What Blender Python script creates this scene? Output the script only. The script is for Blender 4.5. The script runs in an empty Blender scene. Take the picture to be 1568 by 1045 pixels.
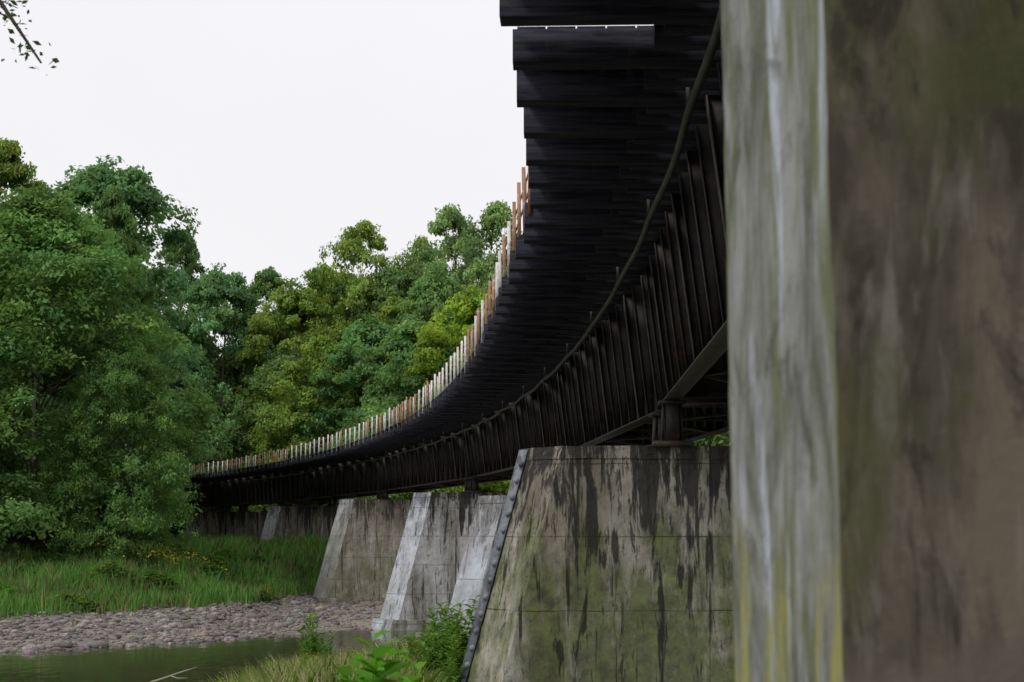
import bpy, math, random
import numpy as np
from mathutils import Vector, noise as mnoise
random.seed(4); rng=np.random.default_rng(7)
scene=bpy.context.scene
scene.view_settings.view_transform='Standard'
scene.view_settings.look='None'
scene.view_settings.exposure=0
# ------------------------------------------------------------ node helpers
class G:
    def __init__(s,name):
        s.m=bpy.data.materials.new(name); s.m.use_nodes=True
        s.t=s.m.node_tree; s.t.nodes.clear()
        s.out=s.t.nodes.new('ShaderNodeOutputMaterial')
    def n(s,typ,**kw):
        nd=s.t.nodes.new(typ)
        for k,v in kw.items(): setattr(nd,k,v)
        return nd
    def set(s,inp,v):
        if isinstance(v,bpy.types.NodeSocket): s.t.links.new(v,inp)
        elif isinstance(v,(tuple,list)) and len(v)==3 and inp.type=='RGBA': inp.default_value=(*v,1)
        else: inp.default_value=v
    def pos(s): return s.n('ShaderNodeNewGeometry').outputs['Position']
    def obj(s): return s.n('ShaderNodeTexCoord').outputs['Object']
    def vmul(s,a,v,off=(0,0,0)):
        nd=s.n('ShaderNodeVectorMath',operation='MULTIPLY_ADD')
        s.set(nd.inputs[0],a); nd.inputs[1].default_value=v; nd.inputs[2].default_value=off
        return nd.outputs[0]
    def noise(s,vec,scale,detail=5,rough=.55,dist=0):
        nd=s.n('ShaderNodeTexNoise'); s.set(nd.inputs['Vector'],vec)
        nd.inputs['Scale'].default_value=scale; nd.inputs['Detail'].default_value=min(detail,5)
        nd.inputs['Roughness'].default_value=rough; nd.inputs['Distortion'].default_value=dist
        return nd.outputs['Fac']
    def mr(s,v,a,b,c=0,d=1,smooth=False):
        nd=s.n('ShaderNodeMapRange'); nd.clamp=True
        if smooth: nd.interpolation_type='SMOOTHSTEP'
        s.set(nd.inputs[0],v)
        for i,x in enumerate((a,b,c,d)): nd.inputs[i+1].default_value=x
        return nd.outputs[0]
    def math(s,op,a,b=0.0,c=0.0):
        nd=s.n('ShaderNodeMath',operation=op); s.set(nd.inputs[0],a); s.set(nd.inputs[1],b); s.set(nd.inputs[2],c)
        return nd.outputs[0]
    def mix(s,f,a,b,blend='MIX'):
        nd=s.n('ShaderNodeMix',data_type='RGBA',blend_type=blend); nd.clamp_factor=True
        s.set(nd.inputs[0],f); s.set(nd.inputs[6],a); s.set(nd.inputs[7],b)
        return nd.outputs[2]
    def sep(s,v):
        nd=s.n('ShaderNodeSeparateXYZ'); s.set(nd.inputs[0],v); return nd.outputs
    def attr(s,name):
        nd=s.n('ShaderNodeAttribute'); nd.attribute_name=name; return nd.outputs['Color']
    def bump(s,h,strength=.3,dist=.02):
        nd=s.n('ShaderNodeBump'); s.set(nd.inputs['Height'],h)
        nd.inputs['Strength'].default_value=strength; nd.inputs['Distance'].default_value=dist
        return nd.outputs[0]
    def pbr(s,col,rough=.8,normal=None,spec=.3,metal=0):
        p=s.n('ShaderNodeBsdfPrincipled'); s.set(p.inputs['Base Color'],col); s.set(p.inputs['Roughness'],rough)
        p.inputs['Specular IOR Level'].default_value=spec; p.inputs['Metallic'].default_value=metal
        if normal is not None: s.t.links.new(normal,p.inputs['Normal'])
        return p.outputs[0]
    def done(s,sh): s.t.links.new(sh,s.out.inputs[0]); return s.m

def concrete(name,b1,b2,top,moss=1.0,stain=1.0,white=1.0,mossz=(1.1,-1.0),drip=.145,off=0.0):
    g=G(name); P=g.pos(); P=g.vmul(P,(1,1,1),(off,off*.6,0)); z=g.sep(P)[2]
    c=g.mix(g.mr(g.noise(P,1.1,6,.66),.35,.65),b1,b2)
    c=g.mix(g.mr(g.noise(P,.45,4),.5,.7,0,.5),c,(.27,.22,.16))
    w=g.mr(g.noise(g.vmul(P,(2.6,2.6,.26),(3,9,1)),1.0,6,.6,.4),.55,.66)
    c=g.mix(g.math('MULTIPLY',w,.6*white),c,(.5,.5,.48))
    c=g.mix(g.math('MULTIPLY',g.mr(g.noise(g.vmul(P,(1.3,1.3,.15),(5,2,8)),1.0,6,.62),.46,.64),.65*stain),c,(.10,.075,.045))
    mz=g.mr(z,mossz[0],mossz[1])
    ms=g.math('ADD',g.noise(g.vmul(P,(1.4,1.4,.5)),1.0,6,.7),g.math('MULTIPLY',mz,.15))
    mm=g.math('MULTIPLY',g.mr(mz,0,.5),g.mr(ms,.50,.66))
    mc=g.mix(g.mr(g.noise(P,2.6,7,.7),.38,.62),(.05,.062,.022),(.125,.16,.038))
    c=g.mix(g.math('MULTIPLY',mm,.88*moss),c,mc)
    tz=g.mr(z,top-2.8,top,.0,1.0)
    dd=g.math('ADD',g.noise(g.vmul(P,(3.4,3.4,.26),(7,1,4)),1.0,6,.64,.4),g.math('MULTIPLY',tz,drip))
    c=g.mix(g.math('MULTIPLY',g.mr(dd,.585,.64),.93*stain),c,(.02,.019,.02))
    d2=g.math('ADD',g.noise(g.vmul(P,(8,8,1.2),(2,5,4)),1.0,6,.74,.6),g.math('MULTIPLY',tz,.10))
    c=g.mix(g.math('MULTIPLY',g.mr(d2,.585,.65),.85*stain),c,(.028,.025,.024))
    c=g.mix(g.math('MULTIPLY',g.mr(g.noise(g.vmul(P,(3.4,3.4,.08),(1,7,2)),1.0,5,.6,.15),.615,.65),.85*stain),c,(.022,.022,.018))
    c=g.mix(g.mr(g.noise(P,4.5,9,.75),.56,.68,0,.6*stain),c,(.06,.058,.05))
    zz=g.math('ADD',z,g.math('MULTIPLY',g.noise(P,1.5,3),.06))
    f=g.math('FRACT',g.math('MULTIPLY',zz,1/1.55))
    ln=g.math('LESS_THAN',f,.016)
    c=g.mix(g.math('MULTIPLY',ln,g.mr(g.noise(P,1.3,3),.4,.6,.2,.8)),c,(.03,.03,.02))
    hgt=g.math('SUBTRACT',g.noise(P,9,5,.75),g.math('MULTIPLY',ln,1.3))
    return g.done(g.pbr(c,.88,g.bump(hgt,.6,.035),.2))

def metal_dark(name,c1,c2,rust=(.05,.028,.018),rough=.6,sc=6,bump=True,lo=.56):
    g=G(name); P=g.pos()
    c=g.mix(g.mr(g.noise(P,2.0,4,.65),.35,.65),c1,c2)
    c=g.mix(g.mr(g.noise(P,sc,5,.7),lo,lo+.12,0,.8),c,rust)
    return g.done(g.pbr(c,rough,g.bump(g.noise(P,30,3),.25,.01) if bump else None,.35))

M_girder=metal_dark('girder_black_paint',(.022,.019,.020),(.046,.038,.036),(.095,.05,.033),lo=.53)
M_flange=metal_dark('flange_lit_rusty',(.042,.038,.037),(.085,.075,.07),(.085,.045,.03),lo=.52)  # bottom flange: lit edge painted in as a lighter base, plus rust
M_strut=metal_dark('stiffener_lit_rusty',(.045,.040,.041),(.12,.105,.10),(.10,.055,.038),lo=.52)  # outer strips: sky light on the edges painted as lighter steel, rust flecks
M_pipe=metal_dark('conduit_paint',(.06,.065,.055),(.12,.12,.10),(.08,.055,.035))
M_plate=metal_dark('nose_plate_steel',(.11,.125,.15),(.21,.23,.26),(.05,.045,.045),.5,3,True,.5)
M_white=metal_dark('rail_post_white',(.60,.59,.57),(.78,.77,.75),(.42,.27,.18),.6,5,True,.54)
M_rust=metal_dark('rail_post_rust',(.30,.155,.09),(.42,.25,.16),(.62,.57,.52),.8,5)
g=G('tie_timber'); P=g.pos()
c=g.mix(g.mr(g.noise(g.vmul(P,(.5,7,9)),1.5,5,.7),.38,.62),(.014,.015,.022),(.056,.058,.080))
c=g.mix(g.mr(g.noise(P,5,5,.75),.56,.70,0,.55),c,(.080,.062,.050))
M_tie=g.done(g.pbr(c,.85,g.bump(g.noise(g.vmul(P,(1,14,14)),2,4),.4,.006),.15))

def leafmat(name,trans=.3,useobj=True):
    g=G(name); c=g.attr('tint')
    if useobj:
        oi=g.n('ShaderNodeObjectInfo'); c=g.mix(1.0,c,oi.outputs['Color'],'MULTIPLY')
    df=g.n('ShaderNodeBsdfDiffuse'); g.set(df.inputs[0],c)
    tr=g.n('ShaderNodeBsdfTranslucent'); g.set(tr.inputs[0],g.mix(1.0,c,(1.2,1.3,.7),'MULTIPLY'))
    ms=g.n('ShaderNodeMixShader'); ms.inputs[0].default_value=trans
    g.t.links.new(df.outputs[0],ms.inputs[1]); g.t.links.new(tr.outputs[0],ms.inputs[2])
    return g.done(ms.outputs[0])
M_leaf=leafmat('foliage',.38); M_grass=leafmat('grass_blades',.25,False)
g=G('bark'); P=g.obj(); M_bark=g.done(g.pbr(g.mix(g.noise(g.vmul(P,(3,3,.5)),2,4),(.03,.025,.02),(.11,.095,.075)),.9))
g=G('river_stone'); P=g.pos(); c=g.mix(g.mr(g.noise(P,9,4),.3,.7),g.attr('tint'),(.13,.115,.105)); M_stone=g.done(g.pbr(c,.8,None,.3))

# ------------------------------------------------------------ mesh helpers
def fastmesh(name,V,F,tint=None,mi=None):
    V=np.asarray(V,np.float32); F=np.asarray(F,np.int32); k=F.shape[1]; n=F.shape[0]
    me=bpy.data.meshes.new(name)
    me.vertices.add(len(V)); me.vertices.foreach_set('co',V.ravel())
    me.loops.add(n*k); me.loops.foreach_set('vertex_index',F.ravel())
    me.polygons.add(n); me.polygons.foreach_set('loop_start',np.arange(0,n*k,k,dtype=np.int32))
    if mi is not None: me.polygons.foreach_set('material_index',np.asarray(mi,np.int32))
    me.update(calc_edges=True)
    if tint is not None:
        a=me.attributes.new('tint','FLOAT_COLOR','POINT')
        t=np.ones((len(V),4),np.float32); t[:,:3]=tint; a.data.foreach_set('color',t.ravel())
    return me
def addobj(name,me,mats=(),parent=None,color=None):
    o=bpy.data.objects.new(name,me); scene.collection.objects.link(o)
    if me is not None and len(me.materials)==0:
        for m in mats: me.materials.append(m)
    if parent: o.parent=parent
    if color: o.color=(*color,1)
    return o
class MB:
    def __init__(s): s.v=[]; s.f=[]; s.m=[]
    def box8(s,pts,mat=0):
        b=len(s.v); s.v+= [tuple(p) for p in pts]
        for q in ((0,3,2,1),(4,5,6,7),(0,1,5,4),(1,2,6,5),(2,3,7,6),(3,0,4,7)):
            s.f.append(tuple(b+i for i in q)); s.m.append(mat)
    def box(s,o,ex,ey,ez,x0,x1,y0,y1,z0,z1,mat=0):
        P=[]
        for z in (z0,z1):
            for x,y in ((x0,y0),(x1,y0),(x1,y1),(x0,y1)):
                P.append(Vector(o)+ex*x+ey*y+ez*z)
        s.box8(P,mat)
    def beam(s,p0,p1,w,h,mat=0,up=Vector((0,0,1))):
        p0=Vector(p0);p1=Vector(p1); d=(p1-p0).normalized(); sd=d.cross(up)
        if sd.length<1e-3: sd=Vector((1,0,0))
        sd.normalize(); u=sd.cross(d).normalized(); P=[]
        for p in (p0,p1):
            for a,b in ((-1,-1),(1,-1),(1,1),(-1,1)): P.append(p+sd*(a*w/2)+u*(b*h/2))
        s.box8(P,mat)
    def tube(s,pts,rad,n=8,mat=0):
        b=len(s.v); pts=[Vector(p) for p in pts]
        for i,p in enumerate(pts):
            d=(pts[min(i+1,len(pts)-1)]-pts[max(i-1,0)]).normalized()
            a=d.cross(Vector((.31,.17,.93)) if abs(d.z)<.9 else Vector((1,.1,0))).normalized(); c=d.cross(a)
            for j in range(n):
                t=2*math.pi*j/n; s.v.append(tuple(p+(a*math.cos(t)+c*math.sin(t))*rad[i]))
        for i in range(len(pts)-1):
            for j in range(n):
                k=(j+1)%n; s.f.append((b+i*n+j,b+i*n+k,b+(i+1)*n+k,b+(i+1)*n+j)); s.m.append(mat)
    def obj(s,name,mats,parent=None,smooth=False,bevel=0):
        me=fastmesh(name,s.v,s.f,None,s.m); o=addobj(name,me,mats,parent)
        if smooth: me.polygons.foreach_set('use_smooth',[True]*len(me.polygons))
        if bevel:
            b=o.modifiers.new('bevel','BEVEL'); b.width=bevel; b.segments=1; b.limit_method='ANGLE'
        return o

# ------------------------------------------------------------ bridge geometry
R=258.0; CX=.3-R; CY=25.0; UP=Vector((0,0,1))
def frame(s):
    a=s/R; er=Vector((math.cos(a),math.sin(a),0)); et=Vector((-math.sin(a),math.cos(a),0)); return er,et
def pos(off,s,z=0):
    er,et=frame(s); return Vector((CX,CY,0))+er*(R+off)+UP*z
def s_of_y(y): return R*math.asin((y-CY)/R)
def off0(s): # outer edge of the walkway
    return float(np.interp(CY+R*math.sin(s/R),[5,15.4,19.8,24.8,28.5,33.3,38,47,110,160],[-.5,-.26,-.10,.06,-.05,-.26,-.4,-.5,-.45,-.2]))
def HB(y): return float(np.interp(y,[-30,5,30,53,70,110,160],[3.02,3.02,2.85,3.02,3.2,3.4,3.3]))
piers=[(-19,1.9),(4.6,2.3),(31.5,1.9),(53,1.45),(79,2.35),(106,2.65),(130,2.65),(155,2.6),(182,2.6)]
GO=3.25

# ------------------------------------------------------------ terrain
def sstep(x): x=np.clip(x,0,1); return x*x*(3-2*x)
def shore(X,Y):
    w=.5*np.sin(Y*.21)+.4*np.sin(Y*.53+1)
    d1=X+8.4+w-np.clip((Y-46)*.2,0,3.6)
    Ys=np.where(X>-22,61+1.1*(X+22),61+.15*(X+22))+.5*np.sin(X*.5)+.3*np.sin(X*1.3)
    return np.maximum(d1,Y-Ys)
def bankb(X,Y):
    Yb=np.where(X>-27,75+1.5*(X+27),75+.3*(X+27))+8*np.maximum(0,X+16.5)+.8*np.sin(X*.6)+.5*np.sin(X*1.7+2)
    return Y-np.minimum(Yb,150)
def height(X,Y):
    X=np.asarray(X,float);Y=np.asarray(Y,float)
    d=shore(X,Y); b=bankb(X,Y)
    zn=np.interp(Y,[1,14,36,44,54],[-1.65,-2.4,-3.5,-4.05,-4.8])-.7*np.clip((X+2)/1.5,0,1)*np.clip((Y-12)/10,0,1)
    low=np.maximum(zn,-4.8+.65*np.clip(1+b/15,0,1))
    land=np.where(b>0,-4.15+3.1*sstep(b/28),low)
    land=land+.08*np.sin(X*.9+Y*.4)+.06*np.sin(X*.3-Y*1.1)
    z=np.where(d>0,-5.05+(land+5.05)*sstep(.1+d/6.)*1.0,-5.05-.9*np.clip(-d/5,0,1))
    return z
def hz(x,y): return float(height(x,y))
def axis(a,b,step,lo,hi):
    c=list(np.arange(a,b+.01,step)); d=step; x=a
    L=[]
    while x>lo: d*=1.35; x-=d; L.append(x)
    d=step; x=b; H=[]
    while x<hi: d*=1.35; x+=d; H.append(x)
    return np.array(L[::-1]+c+H)
xs=axis(-80,50,.8,-2500,2500); ys=axis(-10,140,.8,-1500,4000)
X,Y=np.meshgrid(xs,ys); Z=height(X,Y)
V=np.stack([X,Y,Z],-1).reshape(-1,3); nx=len(xs); ny=len(ys)
i=np.arange(ny-1)[:,None]*nx+np.arange(nx-1)[None,:]; i=i.ravel()
F=np.stack([i,i+1,i+nx+1,i+nx],-1)
b=bankb(X,Y).ravel(); d=shore(X,Y).ravel()
veg=np.where(b>-1.5,1,0).astype(float)
near=np.clip((58-Y.ravel())/6,0,1)*np.clip((d-.3)/1.5,0,1)
veg=np.maximum(veg,near)
veg=np.maximum(veg,(X.ravel()>8)*.7)
tint=np.stack([veg,np.clip(1-d/2.5,0,1),np.clip((X.ravel()+13)/6,0,1)],-1)
ground_me=fastmesh('ground',V,F,tint)
g=G('ground_soil_gravel'); P=g.pos(); at=g.sep(g.attr('tint'))
gr=g.mix(g.mr(g.noise(P,3.5,5,.75),.35,.65),(.095,.082,.073),(.25,.22,.20))
vor=g.n('ShaderNodeTexVoronoi'); g.set(vor.inputs['Vector'],P); vor.inputs['Scale'].default_value=5
gr=g.mix(.45,gr,g.mix(g.sep(vor.outputs['Color'])[0],(.08,.07,.06),(.34,.30,.27)))
gr=g.mix(g.math('MULTIPLY',at[2],.8),gr,g.mix(g.noise(P,1.5,5,.7),(.18,.15,.12),(.45,.39,.33)))
so=g.mix(g.mr(g.noise(P,.8,5,.7),.4,.62),(.03,.05,.015),(.075,.07,.035))
vf=g.mr(g.math('ADD',at[0],g.math('MULTIPLY',g.math('SUBTRACT',g.noise(P,1.2,5),.5),.8)),.4,.6)
c=g.mix(vf,gr,so); c=g.mix(g.math('MULTIPLY',at[1],.6),c,(.04,.035,.028))
gm=g.done(g.pbr(c,.9,g.bump(g.noise(P,6,5,.7),.8,.08)))
o=addobj('ground',ground_me,[gm]); ground_me.polygons.foreach_set('use_smooth',[True]*len(ground_me.polygons))
g=G('river_water'); P=g.pos()
hh=g.math('ADD',g.noise(g.vmul(P,(1,.45,1)),2.2,3,.5),g.math('MULTIPLY',g.noise(P,.35,2),1.2))
wm=g.done(g.pbr((.045,.045,.024),.07,g.bump(hh,.3,.05),.5))
W=MB(); W.v=[(-700,-300,-5.0),(30,-300,-5.0),(30,140,-5.0),(-700,140,-5.0)]; W.f=[(0,1,2,3)]; W.m=[0]
W.obj('river_water',[wm])

# ------------------------------------------------------------ viaduct
via=bpy.data.objects.new('railway_viaduct',None); scene.collection.objects.link(via)
TS=1.6; T0=.65; kmin=-22; kmax=104
ties=MB(); deck=MB(); short=MB()
for k in range(kmin,kmax):
    s=T0+k*TS; er,et=frame(s); o=pos(0,s); f0=off0(s)
    j=random.uniform(-.05,.05); jz=random.uniform(-.02,.02); tl=random.uniform(-.012,.012)
    ties.box(o,er,(et+er*tl).normalized(),UP,f0+j,7.3,-.17,.17,6.0+jz,6.44+jz)
    for q in (1,2):
        s2=s+q*TS/3; e2,t2=frame(s2); j2=random.uniform(-.12,.12)
        short.box(pos(0,s2),e2,t2,UP,1.62+j2,6.9,-.13,.13,6.03,6.36)
    sm=s+TS/2; em,tm=frame(sm); b1=TS/2-.03 if k!=-6 else TS/2-.33
    wd=(1.75-f0)/5
    for q in range(5):
        a0=f0+.05+q*wd; deck.box(pos(0,sm),em,tm,UP,a0,a0+wd-.02,-TS/2-.02,b1+(random.uniform(-.02,.02) if k==-6 else 0),6.462,6.51)
ties.obj('walkway_ties',[M_tie],via,bevel=.006); short.obj('track_ties',[M_tie],via); deck.obj('walkway_planks',[M_tie],via)
rl=MB()
for off,w,h,z in ((3.6,.07,.17,6.53),(5.05,.07,.17,6.53),(2.5,.2,.2,6.56),(6.3,.2,.2,6.56)):
    for k in range(kmin,kmax-1):
        rl.beam(pos(off,T0+k*TS,z),pos(off,T0+(k+1)*TS,z),w,h)
rl.obj('rails',[M_girder],via)
gd=MB(); st=MB(); br=MB(); bg=MB()
sp=[s_of_y(y) for y,_ in piers]
for n in range(len(piers)-1):
    sa=sp[n]+.45; sb=sp[n+1]-.45; ya=piers[n][0]; yb=piers[n+1][0]; ha=HB(ya); hb=HB(yb)+(.08 if n==1 else 0); L=sb-sa
    if n==2: ha-=.05
    for off in (GO,GO+2.8):
        A=pos(off,sa); B=pos(off,sb); d=(B-A).normalized(); r=d.cross(UP)
        def pt(t,o_,z): p=A.lerp(B,t)+r*o_; p.z=z; return p
        gd.box8([pt(0,-.012,ha),pt(0,.012,ha),pt(1,.012,hb),pt(1,-.012,hb),pt(0,-.012,5.98),pt(0,.012,5.98),pt(1,.012,5.98),pt(1,-.012,5.98)])
        gd.box8([pt(0,-.2,5.93),pt(0,.2,5.93),pt(1,.2,5.93),pt(1,-.2,5.93),pt(0,-.2,5.99),pt(0,.2,5.99),pt(1,.2,5.99),pt(1,-.2,5.99)])
        gd.box8([pt(0,-.18,ha-.035),pt(0,.18,ha-.035),pt(1,.18,hb-.035),pt(1,-.18,hb-.035),pt(0,-.18,ha),pt(0,.18,ha),pt(1,.18,hb),pt(1,-.18,hb)],1)
        ns=int(L/1.35); dx=d*.012
        for q in range(ns+1):
            t=(q+.02)/(ns+.04); h0=ha+(hb-ha)*t
            to=.5 if off<GO+1 else .17
            P=[pt(t,-to,5.92)-dx,pt(t,-.013,5.92)-dx,pt(t,-.013,5.92)+dx,pt(t,-to,5.92)+dx]
            Q=[pt(t,-.15,h0+.005)-dx,pt(t,-.013,h0+.005)-dx,pt(t,-.013,h0+.005)+dx,pt(t,-.15,h0+.005)+dx]
            st.box8(Q+P)
            e0=pt(t,-.16,h0+.02); e1=pt(t,-to-.01,5.9); w_=(.08,.10,.17,.09)[q%4]
            st.beam(e0,e1,.02,w_,1 if q%4 in (0,2) else 0,d)
            gd.beam(pt(t,.085,h0+.01),pt(t,.085,5.92),.03,.14,0,r)
        for t,hh_,top in ((0,ha,piers[n][1]),(1,hb,piers[n+1][1])):
            o=pt(t,0,0)+d*(.3 if t==0 else -.3); h=hh_-.037
            bg.box(o,r,d,UP,-.42,.42,-.34,.34,top-.01,top+.12)
            bg.box(o,r,d,UP,-.14,.14,-.22,.22,top+.12,h-.08)
            bg.box(o,r,d,UP,-.28,.28,-.28,.28,h-.08,h)
            for q in (-.22,.22): bg.beam(o+r*q+UP*(top+.12),o+r*q*.8+UP*(h-.08),.05,.3,0,d)
    nb=int(L/4)
    for q in range(nb+1):
        s=sa+L*q/nb; h0=ha+(hb-ha)*q/nb; g0=GO+.12; g1=GO+2.7
        if q in (0,nb):
            e_,t_=frame(s); br.box(pos(0,s),e_,t_,UP,g0,g1,-.015,.015,h0+.1,5.7)
        br.beam(pos(g0,s+.05,h0+.2),pos(g1,s+.05,5.8),.1,.1); br.beam(pos(g1,s+.16,h0+.2),pos(g0,s+.16,5.8),.1,.1)
        br.beam(pos(g0,s,h0+.12),pos(g1,s,h0+.12),.12,.1); br.beam(pos(g0,s,5.85),pos(g1,s,5.85),.12,.1)
        if q<nb:
            s2=sa+L*(q+1)/nb; a,b_=(g0,g1) if q%2 else (g1,g0)
            br.beam(pos(a,s,h0+.05),pos(b_,s2,h0+.05),.12,.05)
gd.obj('plate_girders',[M_girder,M_flange],via); st.obj('stiffeners',[M_girder,M_strut],via); br.obj('cross_bracing',[M_girder],via); bg.obj('bearings',[M_girder],via)
cp=MB(); pts=[];N=420
for i in range(N):
    s=-34+i*(198/N); ph=(s%6.4)/6.4
    z=5.60-.07*math.sin(math.pi*ph)+.02*mnoise.noise(Vector((s*.1,0,3))); pts.append(pos(2.15+.015*math.sin(s*1.1),s,z))
cp.tube(pts,[.055]*N,8)
for i in range(31):
    s=-32+i*6.4; er,et=frame(s); cp.box(pos(2.15,s),er,et,UP,-.025,.025,-.02,.02,5.55,5.99)
cp.obj('conduit_pipe',[M_pipe],via,smooth=False)
# railing
rp=MB(); RS=1.7; nr=int((kmax-1)*TS/RS)
for k in range(0,nr):
    s=2.1+k*RS; er,et=frame(s); f0=off0(s)
    v=mnoise.noise(Vector((k*.27,1.3,0)))
    rust=v>.10 or random.random()<.15
    h=1.18+random.uniform(-.1,.08); o=pos(f0,s); lean=random.uniform(-.07,.07)
    rp.beam(o+er*.06+UP*6.2,o+er*(.06+lean*.5)+et*lean+UP*(6.44+h),.10,.08,1 if rust else 0,er)
    if rust or random.random()<.25:
        rp.beam(o+er*.09+et*.8+UP*6.45,o+er*.09+et*(.8+lean)+UP*(6.44+h*.9),.05,.05,random.choice((0,1)),er)
    for hh_ in (.62,1.02):
        q=o+er*.13+UP*(6.44+hh_)
        if k<nr-1: rp.beam(q,pos(off0(s+RS)+.13,s+RS,6.44+hh_),.03,.045,1)
rp.obj('railing',[M_white,M_rust],via)

# ------------------------------------------------------------ piers
def ringpts(n0,top,z,ex=0):
    dz=top-z; nose=n0-.265*dz-ex; ht=1.0+.05*dz+ex
    return [(nose,0),(nose+.85,-ht),(8.3+ex,-ht),(8.3+ex,ht),(nose+.85,ht)]
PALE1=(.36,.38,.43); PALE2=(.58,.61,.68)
def make_pier(y,top,seed,plate=False,base=-4.5):
    s=s_of_y(y); er,et=frame(s); O=pos(0,s)
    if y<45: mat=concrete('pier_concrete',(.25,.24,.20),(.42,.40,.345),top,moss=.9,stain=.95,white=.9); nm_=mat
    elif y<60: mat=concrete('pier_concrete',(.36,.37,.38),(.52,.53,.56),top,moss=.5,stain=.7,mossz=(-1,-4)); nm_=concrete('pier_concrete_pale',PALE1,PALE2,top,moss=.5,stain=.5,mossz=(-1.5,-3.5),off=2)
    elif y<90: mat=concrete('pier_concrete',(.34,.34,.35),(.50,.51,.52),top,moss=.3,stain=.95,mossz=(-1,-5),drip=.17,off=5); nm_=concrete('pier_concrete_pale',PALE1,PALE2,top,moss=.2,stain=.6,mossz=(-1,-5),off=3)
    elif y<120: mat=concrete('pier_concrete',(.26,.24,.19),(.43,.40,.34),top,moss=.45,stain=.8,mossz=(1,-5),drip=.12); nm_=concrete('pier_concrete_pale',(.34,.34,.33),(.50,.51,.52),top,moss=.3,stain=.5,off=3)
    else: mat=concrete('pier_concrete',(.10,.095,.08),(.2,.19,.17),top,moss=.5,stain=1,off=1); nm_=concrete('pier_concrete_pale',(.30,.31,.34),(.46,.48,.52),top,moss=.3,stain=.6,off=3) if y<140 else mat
    root=bpy.data.objects.new('concrete_pier',None); scene.collection.objects.link(root)
    def solid(name,levels,ex,step=.2,jit=.022):
        V=[];rings=[];side=[]
        for z in levels:
            c=ringpts(0,top,z,ex); P=[]; side=[]
            for i in range(5):
                a=c[i]; b=c[(i+1)%5]; a0=ringpts(0,top,top,ex)[i]; b0=ringpts(0,top,top,ex)[(i+1)%5]
                n=max(2,int(math.dist(a0,b0)/step))
                for q in range(n): P.append((a[0]+(b[0]-a[0])*q/n,a[1]+(b[1]-a[1])*q/n)); side.append(i)
            rings.append(P)
        n=len(rings[0])
        for z,P in zip(levels,rings):
            for p in P:
                w=O+er*p[0]+et*p[1]; w.z=z
                nz=mnoise.noise_vector(w*2.3+Vector((seed,0,0)))*jit+mnoise.noise_vector(w*7)*jit*.7
                nz.z*=.7 ; V.append(tuple(w+nz))
        F=[];mi=[]
        for i in range(len(levels)-1):
            for j in range(n):
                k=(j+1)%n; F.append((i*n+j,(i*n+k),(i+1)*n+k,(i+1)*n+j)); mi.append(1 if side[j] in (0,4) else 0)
        F.append(tuple(range((len(levels)-1)*n,len(levels)*n))); mi.append(0)
        me=bpy.data.meshes.new(name); me.from_pydata(V,[],F); me.materials.append(mat); me.materials.append(nm_)
        me.polygons.foreach_set('material_index',mi)
        return addobj(name,me,(),root)
    solid('shaft',list(np.arange(base,top-.3,.25))+[top-.3,top-.05,top],0)
    solid('coping',[top-.26,top-.25,top-.15,top-.03,top+.012],.018)
    solid('footing',[base-1.6,base-.6,base+.0,base+.05],.38)
    if plate:
        nm=MB(); zt=top-.02
        for sg in (-1,1):
            P=[]
            for z in (base,zt):
                c=ringpts(0,top,z,.0); d2=Vector((.85,sg*abs(c[1][1]),0)).normalized(); n2=Vector((-abs(d2.y),sg*d2.x,0)).normalized()
                for (dd,nn) in ((0,.035),(.26,.035),(.26,.055),(-.01,.065)):
                    q=Vector((c[0][0],0,0))+d2*dd+n2*nn
                    w=O+er*q.x+et*q.y; w.z=z; P.append(w)
            nm.box8(P)
            z=base+.3
            while z<zt:
                c=ringpts(0,top,z,0); d2=Vector((.85,sg*abs(c[1][1]),0)).normalized(); n2=Vector((-abs(d2.y),sg*d2.x,0)).normalized()
                q=Vector((c[0][0],0,0))+d2*.19+n2*.05; w=O+er*q.x+et*q.y; w.z=z
                q2=q+n2*.06; w2=O+er*q2.x+et*q2.y; w2.z=z
                nm.tube([w,w2,w2+(w2-w)*.01],[.08,.06,.0],8); z+=.36
        nm.obj('nose_plate',[M_plate],root)
for n,(y,top) in enumerate(piers):
    if n==1: continue
    make_pier(y,top,n*3.1,plate=(n==2),base=-4.5 if y<115 else -1.5)
# foreground pier (upright, chamfered)
root=bpy.data.objects.new('concrete_pier',None); scene.collection.objects.link(root)
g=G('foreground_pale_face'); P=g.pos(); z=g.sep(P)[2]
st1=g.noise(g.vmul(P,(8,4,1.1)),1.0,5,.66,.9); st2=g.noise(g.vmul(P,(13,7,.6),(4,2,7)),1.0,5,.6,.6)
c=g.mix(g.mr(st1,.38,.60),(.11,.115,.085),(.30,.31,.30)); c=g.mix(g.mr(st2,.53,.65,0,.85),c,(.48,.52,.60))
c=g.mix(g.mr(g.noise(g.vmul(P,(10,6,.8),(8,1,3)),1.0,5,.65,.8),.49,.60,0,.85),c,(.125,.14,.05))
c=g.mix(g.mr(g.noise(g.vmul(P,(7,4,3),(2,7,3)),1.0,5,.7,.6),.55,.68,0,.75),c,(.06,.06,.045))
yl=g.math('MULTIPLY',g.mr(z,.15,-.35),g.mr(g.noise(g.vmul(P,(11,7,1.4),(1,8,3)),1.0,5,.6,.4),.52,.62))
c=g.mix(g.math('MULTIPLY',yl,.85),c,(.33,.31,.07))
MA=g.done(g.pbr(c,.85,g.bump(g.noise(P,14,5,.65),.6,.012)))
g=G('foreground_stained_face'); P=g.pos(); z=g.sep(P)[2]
c=g.mix(g.mr(g.noise(g.vmul(P,(3.2,3.2,1.0)),1.0,5,.65,.5),.40,.58),(.055,.047,.036),(.17,.148,.112))
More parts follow.
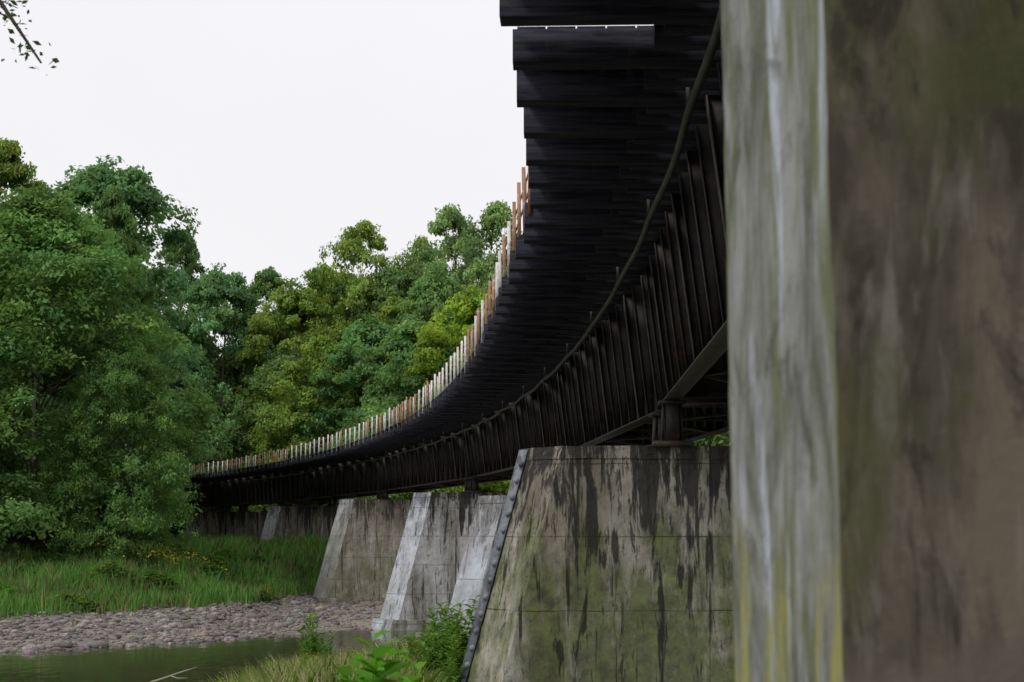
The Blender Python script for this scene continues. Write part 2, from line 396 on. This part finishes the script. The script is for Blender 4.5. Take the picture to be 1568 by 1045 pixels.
c=g.mix(g.mr(g.noise(g.vmul(P,(8,8,1.1),(4,4,4)),1.0,5,.65,.6),.54,.64,0,.7),c,(.25,.23,.195))
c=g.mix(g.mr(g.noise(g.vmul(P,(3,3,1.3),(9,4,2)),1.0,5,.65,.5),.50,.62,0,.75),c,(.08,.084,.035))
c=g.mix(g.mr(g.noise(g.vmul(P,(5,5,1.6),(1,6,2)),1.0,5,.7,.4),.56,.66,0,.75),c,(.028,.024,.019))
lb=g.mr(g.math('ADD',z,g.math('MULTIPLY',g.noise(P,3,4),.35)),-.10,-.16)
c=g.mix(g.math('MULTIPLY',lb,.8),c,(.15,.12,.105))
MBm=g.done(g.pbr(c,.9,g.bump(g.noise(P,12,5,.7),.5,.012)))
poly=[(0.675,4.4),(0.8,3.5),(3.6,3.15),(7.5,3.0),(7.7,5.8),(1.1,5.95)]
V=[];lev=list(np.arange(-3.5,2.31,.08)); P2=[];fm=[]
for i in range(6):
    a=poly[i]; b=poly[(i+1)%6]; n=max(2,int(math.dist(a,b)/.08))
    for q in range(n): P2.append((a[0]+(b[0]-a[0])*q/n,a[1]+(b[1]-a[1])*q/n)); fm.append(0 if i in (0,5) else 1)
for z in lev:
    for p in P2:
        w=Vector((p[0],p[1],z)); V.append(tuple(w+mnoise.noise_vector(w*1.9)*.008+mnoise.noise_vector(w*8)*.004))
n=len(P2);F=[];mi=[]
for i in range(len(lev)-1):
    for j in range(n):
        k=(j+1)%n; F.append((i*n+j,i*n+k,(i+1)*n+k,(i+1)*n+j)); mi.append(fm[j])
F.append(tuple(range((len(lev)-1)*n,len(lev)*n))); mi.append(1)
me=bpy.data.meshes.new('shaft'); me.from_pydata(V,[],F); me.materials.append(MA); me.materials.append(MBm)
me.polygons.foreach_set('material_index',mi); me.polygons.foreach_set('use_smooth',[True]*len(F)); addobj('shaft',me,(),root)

# ------------------------------------------------------------ vegetation
def unit(v): return v/np.maximum(np.linalg.norm(v,axis=1,keepdims=True),1e-6)
def leaves(C,N,L,r,asp=.5):
    n=len(C); u=unit(np.cross(N,unit(r.normal(size=(n,3))))); w=np.cross(N,u); L=L[:,None]
    V=np.stack([C-u*L,C+w*L*asp+N*L*.1,C+u*L,C-w*L*asp+N*L*.1],1).reshape(-1,3)
    F=np.arange(n*4).reshape(-1,4); return V,F
def tree_mesh(name,seed,H=24,Rr=8,nc=150,nl=45000,low=.1,size=.3,peak=.45,base=(.150,.225,.098),lean=0):
    r=np.random.default_rng(seed)
    h=low+(1-low)*r.random(nc)**.85
    hh=(h-low)/(1-low)
    prof=np.where(hh<peak,np.sin(np.pi/2*(.45+.55*hh/peak)),np.cos(np.pi/2*np.clip((hh-peak)/(1-peak),0,1)**1.5)*.93+.07)
    ang=r.random(nc)*2*np.pi
    lob=1+.18*np.sin(ang*3+r.random()*6+hh*5)+.12*np.sin(ang*5+hh*9)
    rad=Rr*prof*lob*(.35+.65*r.random(nc)**.45)
    cr=(.9+1.5*r.random(nc))*Rr/8*(.75+.25*prof)
    C=np.stack([rad*np.cos(ang),rad*np.sin(ang),h*H-.6*cr],-1)
    nsub=nc*16; ci=r.integers(0,nc,nsub)
    dirs=unit(r.normal(size=(nsub,3))); dirs[:,2]=np.abs(dirs[:,2])*.9-.25*(r.random(nsub)<.5)
    SC=C[ci]+dirs*cr[ci][:,None]*np.array([1.15,1.15,.8])*(.55+.5*r.random(nsub)[:,None])
    sr=(.28+.5*r.random(nsub))*Rr/8
    wgt=sr**2; wgt/=wgt.sum()
    si=r.choice(nsub,nl,p=wgt)
    off=unit(r.normal(size=(nl,3)))*(r.random(nl)**.45)[:,None]*sr[si][:,None]*np.array([1.35,1.35,.75])
    Pn=SC[si]+off
    outw=unit(SC[si]-C[ci[si]])
    Nn=unit(outw*.6+np.array([0,0,.7])+r.normal(size=(nl,3))*.5)
    L=size*(.6+.7*r.random(nl))*.62
    V,F=leaves(Pn,Nn,L,r,.55)
    tc=(.75+.6*r.random(nc))[ci[si]]*(.72+.56*r.random(nsub))[si]*(.8+.4*r.random(nl))
    col=np.array(base)[None,:]*tc[:,None]
    warm=(r.random(nsub)[si]-.4)[:,None]*.4; col=col*(1+warm*np.array([1.0,.25,-.5]))
    tint=np.repeat(col,4,axis=0)
    mb=MB(); tp=[]
    k=9
    for i in range(k):
        t=i/(k-1); tp.append((lean*t+.5*math.sin(t*4+seed),.5*math.sin(t*3+seed*2)-.5*math.sin(seed*2),t*H*.86-.5))
    r0=.028*H*.55; mb.tube(tp,[r0*(1-.9*i/(k-1))+.03 for i in range(k)],8)
    sel=r.choice(nc,min(nc,46),replace=False)
    for c in sel:
        p=C[c]; hz_=max(.06*H,p[2]-np.hypot(p[0],p[1])*.7-.5); t=np.clip((hz_+.5)/(H*.86),0,.98)
        i0=int(t*(k-1)); f=t*(k-1)-i0; i1=min(i0+1,k-1)
        a=Vector(tp[i0]).lerp(Vector(tp[i1]),f); b=Vector(p); m=a.lerp(b,.5)+Vector((0,0,-.06*(b-a).length))+Vector(r.normal(size=3)*.25)
        rr=max(.03,r0*(1-t)*.42); mb.tube([a,m,b],[rr,rr*.6,.025],5)
    tv=np.array(mb.v); tf=np.array(mb.f)
    Va=np.concatenate([V,tv]); Fa=np.concatenate([F,tf+len(V)])
    ti=np.concatenate([tint,np.ones((len(tv),3))*.1]); mi=np.concatenate([np.zeros(len(F)),np.ones(len(tf))])
    me=fastmesh(name,Va,Fa,ti,mi); me.materials.append(M_leaf); me.materials.append(M_bark)
    me['H']=H; me['R']=Rr
    return me
TA=tree_mesh('tree_broad',11,24,10.5,230,95000,.02,.30,.35)
TB=tree_mesh('tree_round',12,24,8,150,48000,.08,.35,.45)
TC=tree_mesh('tree_tall',13,24,6.2,130,40000,.1,.34,.5)
TD=tree_mesh('tree_open',14,24,7.5,95,30000,.16,.33,.55)
TE=tree_mesh('tree_low',15,24,10,170,50000,.0,.40,.3)
def put(me,x,y,top,rs=1.0,col=(1,1,1),rot=None,name='tree'):
    zb=hz(x,y); o=bpy.data.objects.new(name,me); scene.collection.objects.link(o)
    sc=(top-zb)/me['H']; o.location=(x,y,zb-.1); o.scale=(rs,rs,sc); o.rotation_euler=(0,0,random.random()*6.28 if rot is None else rot)
    o.color=(*col,1); return o
DK=(.78,.94,.85); MD=(1.02,1.1,.95); TL=(.95,1.2,1.25); YG=(1.8,1.75,.65); OL=(1.35,1.32,.75); LT=(1.4,1.45,1.4)
T=[ # x,y,top,rs,mesh,col
 (-34,100,24.5,1.0,TA,(.88,1.08,.8)),(-26.6,97,14.0,.42,TA,(.92,1.12,.8)),(-41,112,31.8,.8,TC,OL),(-36,124,33.6,1.1,TB,TL),(-32.5,112,24.5,.58,TB,MD),
 (-45,104,25,1.0,TB,MD),(-31,108,27,.5,TC,(.9,1.1,.9)),(-55,110,30,1.1,TE,DK),(-64,100,27,1.0,TB,MD),(-43,150,27,.75,TE,DK),
 (-45,188,41,1.0,TC,DK),(-38,182,35,.95,TB,TL),(-33,190,36,1.0,TC,MD),(-28,182,33,1.0,TB,OL),(-25,192,35.5,1.1,TC,MD),
 (-20,186,41.5,1.0,TD,OL),(-14.5,184,36,1.0,TB,MD),(-13,198,42,.8,TD,OL),(-8,188,44,1.05,TD,LT),(-2,186,44,1.05,TD,LT),(4,190,42,1.2,TB,MD),
 (-4.0,150,26.5,.95,TB,YG),(-10.5,152,23,.85,TE,(1.05,1.25,1.1)),(-16.5,164,25.5,.9,TB,(1,1.3,1.15)),(-22.5,168,23.5,.8,TE,OL),(-28,176,23,.8,TE,MD),
 (-9,168,32,.9,TB,(1.15,1.3,1.1)),(-14,172,29,.9,TC,OL),(-35,186,25,.9,TE,MD),(3,158,28,1.0,TE,MD),(1,168,33,1,TB,LT),
 (-30,215,36,1.7,TE,DK),(-8,215,38,1.7,TE,DK),(-60,160,34,1.5,TE,DK),(-62,190,36,1.5,TE,MD),(-52,222,32,1.8,TE,DK),(-80,215,34,1.8,TE,DK),
 (14,165,34,1.3,TE,DK),(28,160,34,1.4,TE,MD),(46,145,32,1.4,TE,DK),(20,200,38,1.5,TE,DK),(62,120,30,1.3,TE,MD),(70,95,28,1.3,TE,DK)]
for x,y,top,rs,me,col in T: put(me,x,y,top,rs,col)
BU=tree_mesh('bush_mesh',21,4,2.6,46,8000,.0,.2,.3,(.12,.185,.06))
r2=random.Random(5)
for i in range(46):
    x=r2.uniform(-62,-27); y=r2.uniform(96,104)+max(0,(-36-x))*-.1
    if x>-28: y+=6
    put(BU,x,y,hz(x,y)+r2.uniform(2,4.2),r2.uniform(.7,1.4),(r2.uniform(.5,1.0),r2.uniform(.6,1.0),r2.uniform(.6,.9)),name='bush')
for i in range(40):
    x=r2.uniform(-42,30); y=r2.uniform(150,172)
    if x<-20: y=max(y,166)
    if abs(math.hypot(x-CX,y-CY)-(R+3.6))<9: continue
    put(BU,x,y,hz(x,y)+r2.uniform(4,8),r2.uniform(1.2,2.4),(r2.uniform(.6,1.1),r2.uniform(.7,1.1),r2.uniform(.6,1.0)),name='bush')
for i in range(7):
    x=-37-r2.random()*9; put(BU,x,125+i*3,hz(x,125)+r2.uniform(3,5),1.5,(.6,.75,.6),name='bush')
for i in range(8):
    x=-40-i*2.2; put(BU,x,196,hz(x,196)+r2.uniform(6,9),2.4,(.6,.75,.6),name='bush')
for i in range(70):
    x=r2.uniform(-48,-15.5); y=r2.uniform(78,108)
    b=float(bankb(np.array(x),np.array(y)))
    if b<1 or b>24: continue
    put(BU,x,y,hz(x,y)+r2.uniform(.5,1.25),r2.uniform(.25,.6),(r2.uniform(.6,1.3),r2.uniform(.8,1.4),r2.uniform(.5,.9)),name='bush')
def grass(name,Px,Py,hmin,hmax,wid,cols,seed,bend=.35):
    r=np.random.default_rng(seed); n=len(Px); z=height(Px,Py)-.03
    h=hmin+(hmax-hmin)*r.random(n); patch=.5+.5*np.sin(Px*.55+1.3*np.sin(Py*.31)+.8*np.sin(Py*1.1))*np.sin(Py*.47+Px*.2+np.sin(Px*1.3))
    h*=.55+.75*patch
    a=r.random(n)*6.283; w=wid*(.6+.8*r.random(n)); B=np.stack([Px,Py,z],-1)
    dx=np.stack([np.cos(a),np.sin(a),0*a],-1); ln=np.stack([np.cos(a*3.7),np.sin(a*3.7),0*a],-1)*(h*bend*r.random(n))[:,None]
    mid=B+ln*.35+np.array([0,0,1])*(h*.6)[:,None]; tip=B+ln+np.array([0,0,1])*h[:,None]
    V=np.stack([B-dx*w[:,None],B+dx*w[:,None],mid+dx*w[:,None]*.7,tip,mid-dx*w[:,None]*.7],1).reshape(-1,3)
    F=np.arange(n*5).reshape(-1,5)
    f=np.clip(patch+.35*r.normal(size=n),0,1)[:,None]; cc=np.array(cols[0])*(1-f)+np.array(cols[1])*f
    dp=cols[3]*(.3+1.6*(.5+.5*np.sin(Px*.37+2)*np.sin(Py*.6+Px*.3)))
    dry=(r.random(n)<dp)[:,None]; cc=np.where(dry,np.array(cols[2]),cc)*(.7+.6*r.random(n))[:,None]
    return addobj(name,fastmesh(name,V,F,np.repeat(cc,5,axis=0)),[M_grass])
n=200000; px=rng.uniform(-75,-12,n); py=rng.uniform(60,135,n); b=bankb(px,py); k=(b>-1+rng.normal(size=n)*.9)&(b<34); px=px[k];py=py[k]
grass('bank_grass',px,py,.35,1.2,.045,((.12,.20,.065),(.15,.33,.07),(.28,.20,.12),.10),3,.6)
n=80000; px=rng.uniform(-9,0,n); py=rng.uniform(26,57,n); k=(shore(px,py)>.5+rng.random(n)*1.6)&(rng.random(n)<np.clip((57-py)/12,0,1))&~((px>-1.5)&(py<46)); px=px[k];py=py[k]
grass('riverside_grass',px,py,.2,.9,.014,((.14,.24,.055),(.22,.32,.065),(.52,.44,.28),.3),5,.8)
n=46000; px=rng.uniform(-62,-4,n); py=rng.uniform(48,108,n); d=shore(px,py); b=bankb(px,py)
k=(d>-.8)&(b<1.0)&(py>57)&((px<-11)|(rng.random(n)<.35)); px=px[k][:15000]; py=py[k][:15000]; n=len(px)
t=(1+5**.5)/2; ico=np.array([(-1,t,0),(1,t,0),(-1,-t,0),(1,-t,0),(0,-1,t),(0,1,t),(0,-1,-t),(0,1,-t),(t,0,-1),(t,0,1),(-t,0,-1),(-t,0,1)])/1.9
icf=np.array([(0,11,5),(0,5,1),(0,1,7),(0,7,10),(0,10,11),(1,5,9),(5,11,4),(11,10,2),(10,7,6),(7,1,8),(3,9,4),(3,4,2),(3,2,6),(3,6,8),(3,8,9),(4,9,5),(2,4,11),(6,2,10),(8,6,7),(9,8,1)])
sz=np.clip(np.exp(rng.normal(-2.6,.55,n)),.035,.34)
sc=sz[:,None,None]*(.7+.6*rng.random((n,1,3)))*np.array([1.2,1.0,.6]); Vv=ico[None]*sc*(1+.22*rng.normal(size=(n,12,1)))
a=rng.random(n)*6.28; ca,sa=np.cos(a),np.sin(a); x0=Vv[:,:,0]*ca[:,None]-Vv[:,:,1]*sa[:,None]; y0=Vv[:,:,0]*sa[:,None]+Vv[:,:,1]*ca[:,None]
Vv=np.stack([x0+px[:,None],y0+py[:,None],Vv[:,:,2]+height(px,py)[:,None]+sz[:,None]*.12],-1).reshape(-1,3)
F=(icf[None]+np.arange(n)[:,None,None]*12).reshape(-1,3)
tc=np.array([.31,.275,.25])*(.3+1.2*rng.random((n,1))**1.5)*(1+.1*rng.normal(size=(n,3)))
addobj('gravel',fastmesh('gravel',Vv,F,np.repeat(np.clip(tc,.03,.6),12,axis=0)),[M_stone])
# --- weeds
def weed_mesh(name,seed,H,nst,ll,col,pairs=9,spread=.35,wid=.27):
    r=np.random.default_rng(seed); mb=MB()
    VV=[];FF=[];TT=[]
    for s in range(nst):
        a=r.random()*6.28; sp_=spread*r.random(); h=H*(1.0 if s==0 else .6+.4*r.random()); pts=[]
        for i in range(6):
            t=i/5; pts.append((math.cos(a)*sp_*(.2+t*t*.9),math.sin(a)*sp_*(.2+t*t*.9),h*t))
        mb.tube(pts,[.008*(1-.7*i/5)*H for i in range(6)],5)
        for i in range(pairs*2):
            t=.2+.8*(i/(pairs*2-1)); j=t*5; i0=min(int(j),4); p=Vector(pts[i0]).lerp(Vector(pts[i0+1]),j-i0)
            az=i*2.4+r.random()*.6; l=ll*(1.15-.5*t)*(.7+.5*r.random()); up=.35+.5*t*r.random()
            d=Vector((math.cos(az),math.sin(az),up)).normalized(); sd=d.cross(UP).normalized(); nn=sd.cross(d)
            b=len(VV); w=l*wid
            q=[p,p+d*l*.35+sd*w+nn*l*.06,p+d*l*.7+sd*w*.8,p+d*l-nn*l*.22,p+d*l*.7-sd*w*.8,p+d*l*.35-sd*w+nn*l*.06,p+d*l*.5-nn*l*.05]
            VV+= [tuple(x) for x in q]; FF+=[(b,b+1,b+2,b+6),(b+6,b+2,b+3,b+4),(b,b+6,b+4,b+5)]
            k=.7+.6*r.random(); TT+=[tuple(c*k for c in col)]*7
    V=np.concatenate([np.array(VV),np.array(mb.v)]); F=np.concatenate([np.array(FF),np.array(mb.f)+len(VV)])
    ti=np.concatenate([np.array(TT),np.ones((len(mb.v),3))*np.array(col)*.7])
    me=fastmesh(name,V,F,ti); me.materials.append(M_leaf); me['H']=H; return me
W1=weed_mesh('broadleaf_mesh',31,1.0,5,.24,(.16,.38,.055),9,.2,.36)
W2=weed_mesh('weed_tall_mesh',32,1.5,11,.24,(.15,.27,.06),15,.55,.30)
W3=weed_mesh('weed_mesh',33,1.0,9,.15,(.18,.30,.06),10,.5)
def pw(me,x,y,top,rs=1,name='weed_plant',col=(1,1,1)):
    zb=hz(x,y); sc=(top-zb)/me['H']; o=addobj(name,me,(),None,col); o.location=(x,y,zb-.02); o.scale=(sc*rs,sc*rs,sc); o.rotation_euler=(0,0,random.random()*6)
pw(W1,-.86,9.0,-.62,.75,'broadleaf_plant'); pw(W1,-.64,9.4,-.80,.7,'broadleaf_plant',(1.1,1.05,1)); pw(W1,-1.03,9.6,-.80,.7,'broadleaf_plant')
pw(W2,-5.5,40,-2.0,.5,'weed_plant'); pw(W2,-5.2,41,-2.6,.6,'weed_plant'); pw(W2,-6.0,42,-2.9,.7,'weed_plant')
for x,y,h in ((-1.5,33.5,1.8),(-1.35,32.6,1.5),(-2.0,35,1.5),(-2.5,36,1.2),(-1.25,29.8,.9),(-2.9,37,1.0),(-1.6,34.5,2.1),(-1.35,31.2,1.1),(-2.3,34.3,1.3),(-1.75,33.0,1.4),(-1.9,32,1.0),(-1.3,33.9,2.3)): pw(W2,x,y,hz(x,y)+h,.85,'weed_plant',(r2.uniform(.8,1.2),r2.uniform(.9,1.1),1))
for i in range(100):
    x=r2.uniform(-8,-1.3); y=r2.uniform(34,50)
    if shore(x,y)<1.2: continue
    pw(W3,x,y,hz(x,y)+r2.uniform(.4,1.15),1.0,'weed_plant',(r2.uniform(.8,1.5),r2.uniform(.85,1.25),.9))
nf=600; fx=rng.normal(-25.0,2.2,nf); fy=rng.normal(96,1.2,nf); C=np.stack([fx,fy,height(fx,fy)+.9+rng.random(nf)*.6],-1)
V,F=leaves(C,unit(rng.normal(size=(nf,3))),.04+.06*rng.random(nf),rng,.6)
addobj('goldenrod_flowers',fastmesh('goldenrod_flowers',V,F,np.array([.62,.48,.05])),[M_grass])
# overhanging branch at the left
mb=MB(); tp=[(-7.6,12,hz(-7.6,12)-.3),(-7.5,12.1,1),(-7.3,12,4),(-7.4,12.1,7),(-7.2,12,9.5)]; mb.tube(tp,[.2,.17,.13,.09,.04],8)
LC=[];
br_=[[(-7.3,12,4.1),(-6.2,12,4.8),(-5.2,12,5.0),(-4.35,12,4.6)],[(-7.4,12,5.5),(-6.0,12.2,6.3),(-5.0,12.2,6.1),(-4.5,12.2,5.7)],[(-7.4,12,6.5),(-8.5,12.6,7.4),(-9.6,13,7.8)],[(-7.3,12,7.5),(-6.4,11,8.6),(-6,10.5,9)],[(-5.2,12,5.0),(-4.5,12,4.65),(-4.12,12,4.1)]]
for q in br_:
    mb.tube(q,[.05,.022,.010,.004][:len(q)],6)
    for a,b in zip(q[:-1],q[1:]):
        for t in np.linspace(0,1,55): LC.append(np.array(a)*(1-t)+np.array(b)*t+rng.normal(size=3)*.08)
LC=np.array(LC); V,F=leaves(LC,unit(rng.normal(size=LC.shape)+np.array([0,0,.8])),.025+.028*rng.random(len(LC)),rng,.5)
Va=np.concatenate([V,np.array(mb.v)]); Fa=np.concatenate([F,np.array(mb.f)+len(V)])
ti=np.ones((len(Va),3))*np.array([.06,.10,.035]); me=fastmesh('sapling',Va,Fa,ti,np.concatenate([np.zeros(len(F)),np.ones(len(mb.f))]))
me.materials.append(M_leaf); me.materials.append(M_bark); addobj('sapling_tree',me)
mb=MB(); mb.tube([(-13.0,50.5,-5.2),(-12.1,50.2,-4.9),(-11.4,50.4,-4.66),(-10.9,50.3,-4.5)],[.05,.045,.03,.012],7); mb.tube([(-11.8,50.3,-4.8),(-11.5,50.0,-4.85),(-11.1,49.8,-4.82)],[.03,.02,.008],6)
g=G('driftwood'); mw=g.done(g.pbr((.28,.25,.2),.9)); mb.obj('driftwood_branch',[mw],smooth=True)

# ------------------------------------------------------------ light
sd=Vector((-.62,-.5,.95)).normalized(); elev=math.asin(sd.z); az=math.atan2(sd.x,sd.y)
w=bpy.data.worlds.new('World'); scene.world=w; w.use_nodes=True; t=w.node_tree; bgd=t.nodes['Background']
sky=t.nodes.new('ShaderNodeTexSky'); sky.sky_type='NISHITA'; sky.sun_disc=False; sky.sun_elevation=elev; sky.sun_rotation=az; sky.dust_density=3; sky.air_density=1
tc=t.nodes.new('ShaderNodeTexCoord'); nz=t.nodes.new('ShaderNodeTexNoise'); nz.inputs['Scale'].default_value=1.6; nz.inputs['Detail'].default_value=4
t.links.new(tc.outputs['Generated'],nz.inputs['Vector'])
mr=t.nodes.new('ShaderNodeMapRange'); mr.inputs[1].default_value=.3; mr.inputs[2].default_value=.7; mr.inputs[3].default_value=9.3; mr.inputs[4].default_value=10.0
t.links.new(nz.outputs['Fac'],mr.inputs[0])
vm=t.nodes.new('ShaderNodeVectorMath'); vm.operation='SCALE'; vm.inputs[0].default_value=(1.0,.985,1.01); t.links.new(mr.outputs[0],vm.inputs['Scale'])
mx=t.nodes.new('ShaderNodeMix'); mx.data_type='RGBA'; mx.inputs[0].default_value=.92
t.links.new(sky.outputs[0],mx.inputs[6]); t.links.new(vm.outputs[0],mx.inputs[7]); t.links.new(mx.outputs[2],bgd.inputs[0]); bgd.inputs[1].default_value=.1
L=bpy.data.lights.new('sun','SUN'); L.energy=1.5; L.angle=math.radians(12); L.color=(1,.97,.91)
lo=bpy.data.objects.new('sun',L); scene.collection.objects.link(lo); lo.rotation_euler=(-sd).to_track_quat('-Z','Y').to_euler()
# ------------------------------------------------------------ camera
cam=bpy.data.cameras.new('camera'); co=bpy.data.objects.new('camera',cam); scene.collection.objects.link(co)
cam.lens=50; cam.sensor_width=36; cam.clip_end=6000; cam.clip_start=.05
co.location=(0,0,0); co.rotation_euler=(math.radians(90+7.8),0,0)
cam.dof.use_dof=True; cam.dof.focus_distance=38; cam.dof.aperture_fstop=3.6
scene.camera=co
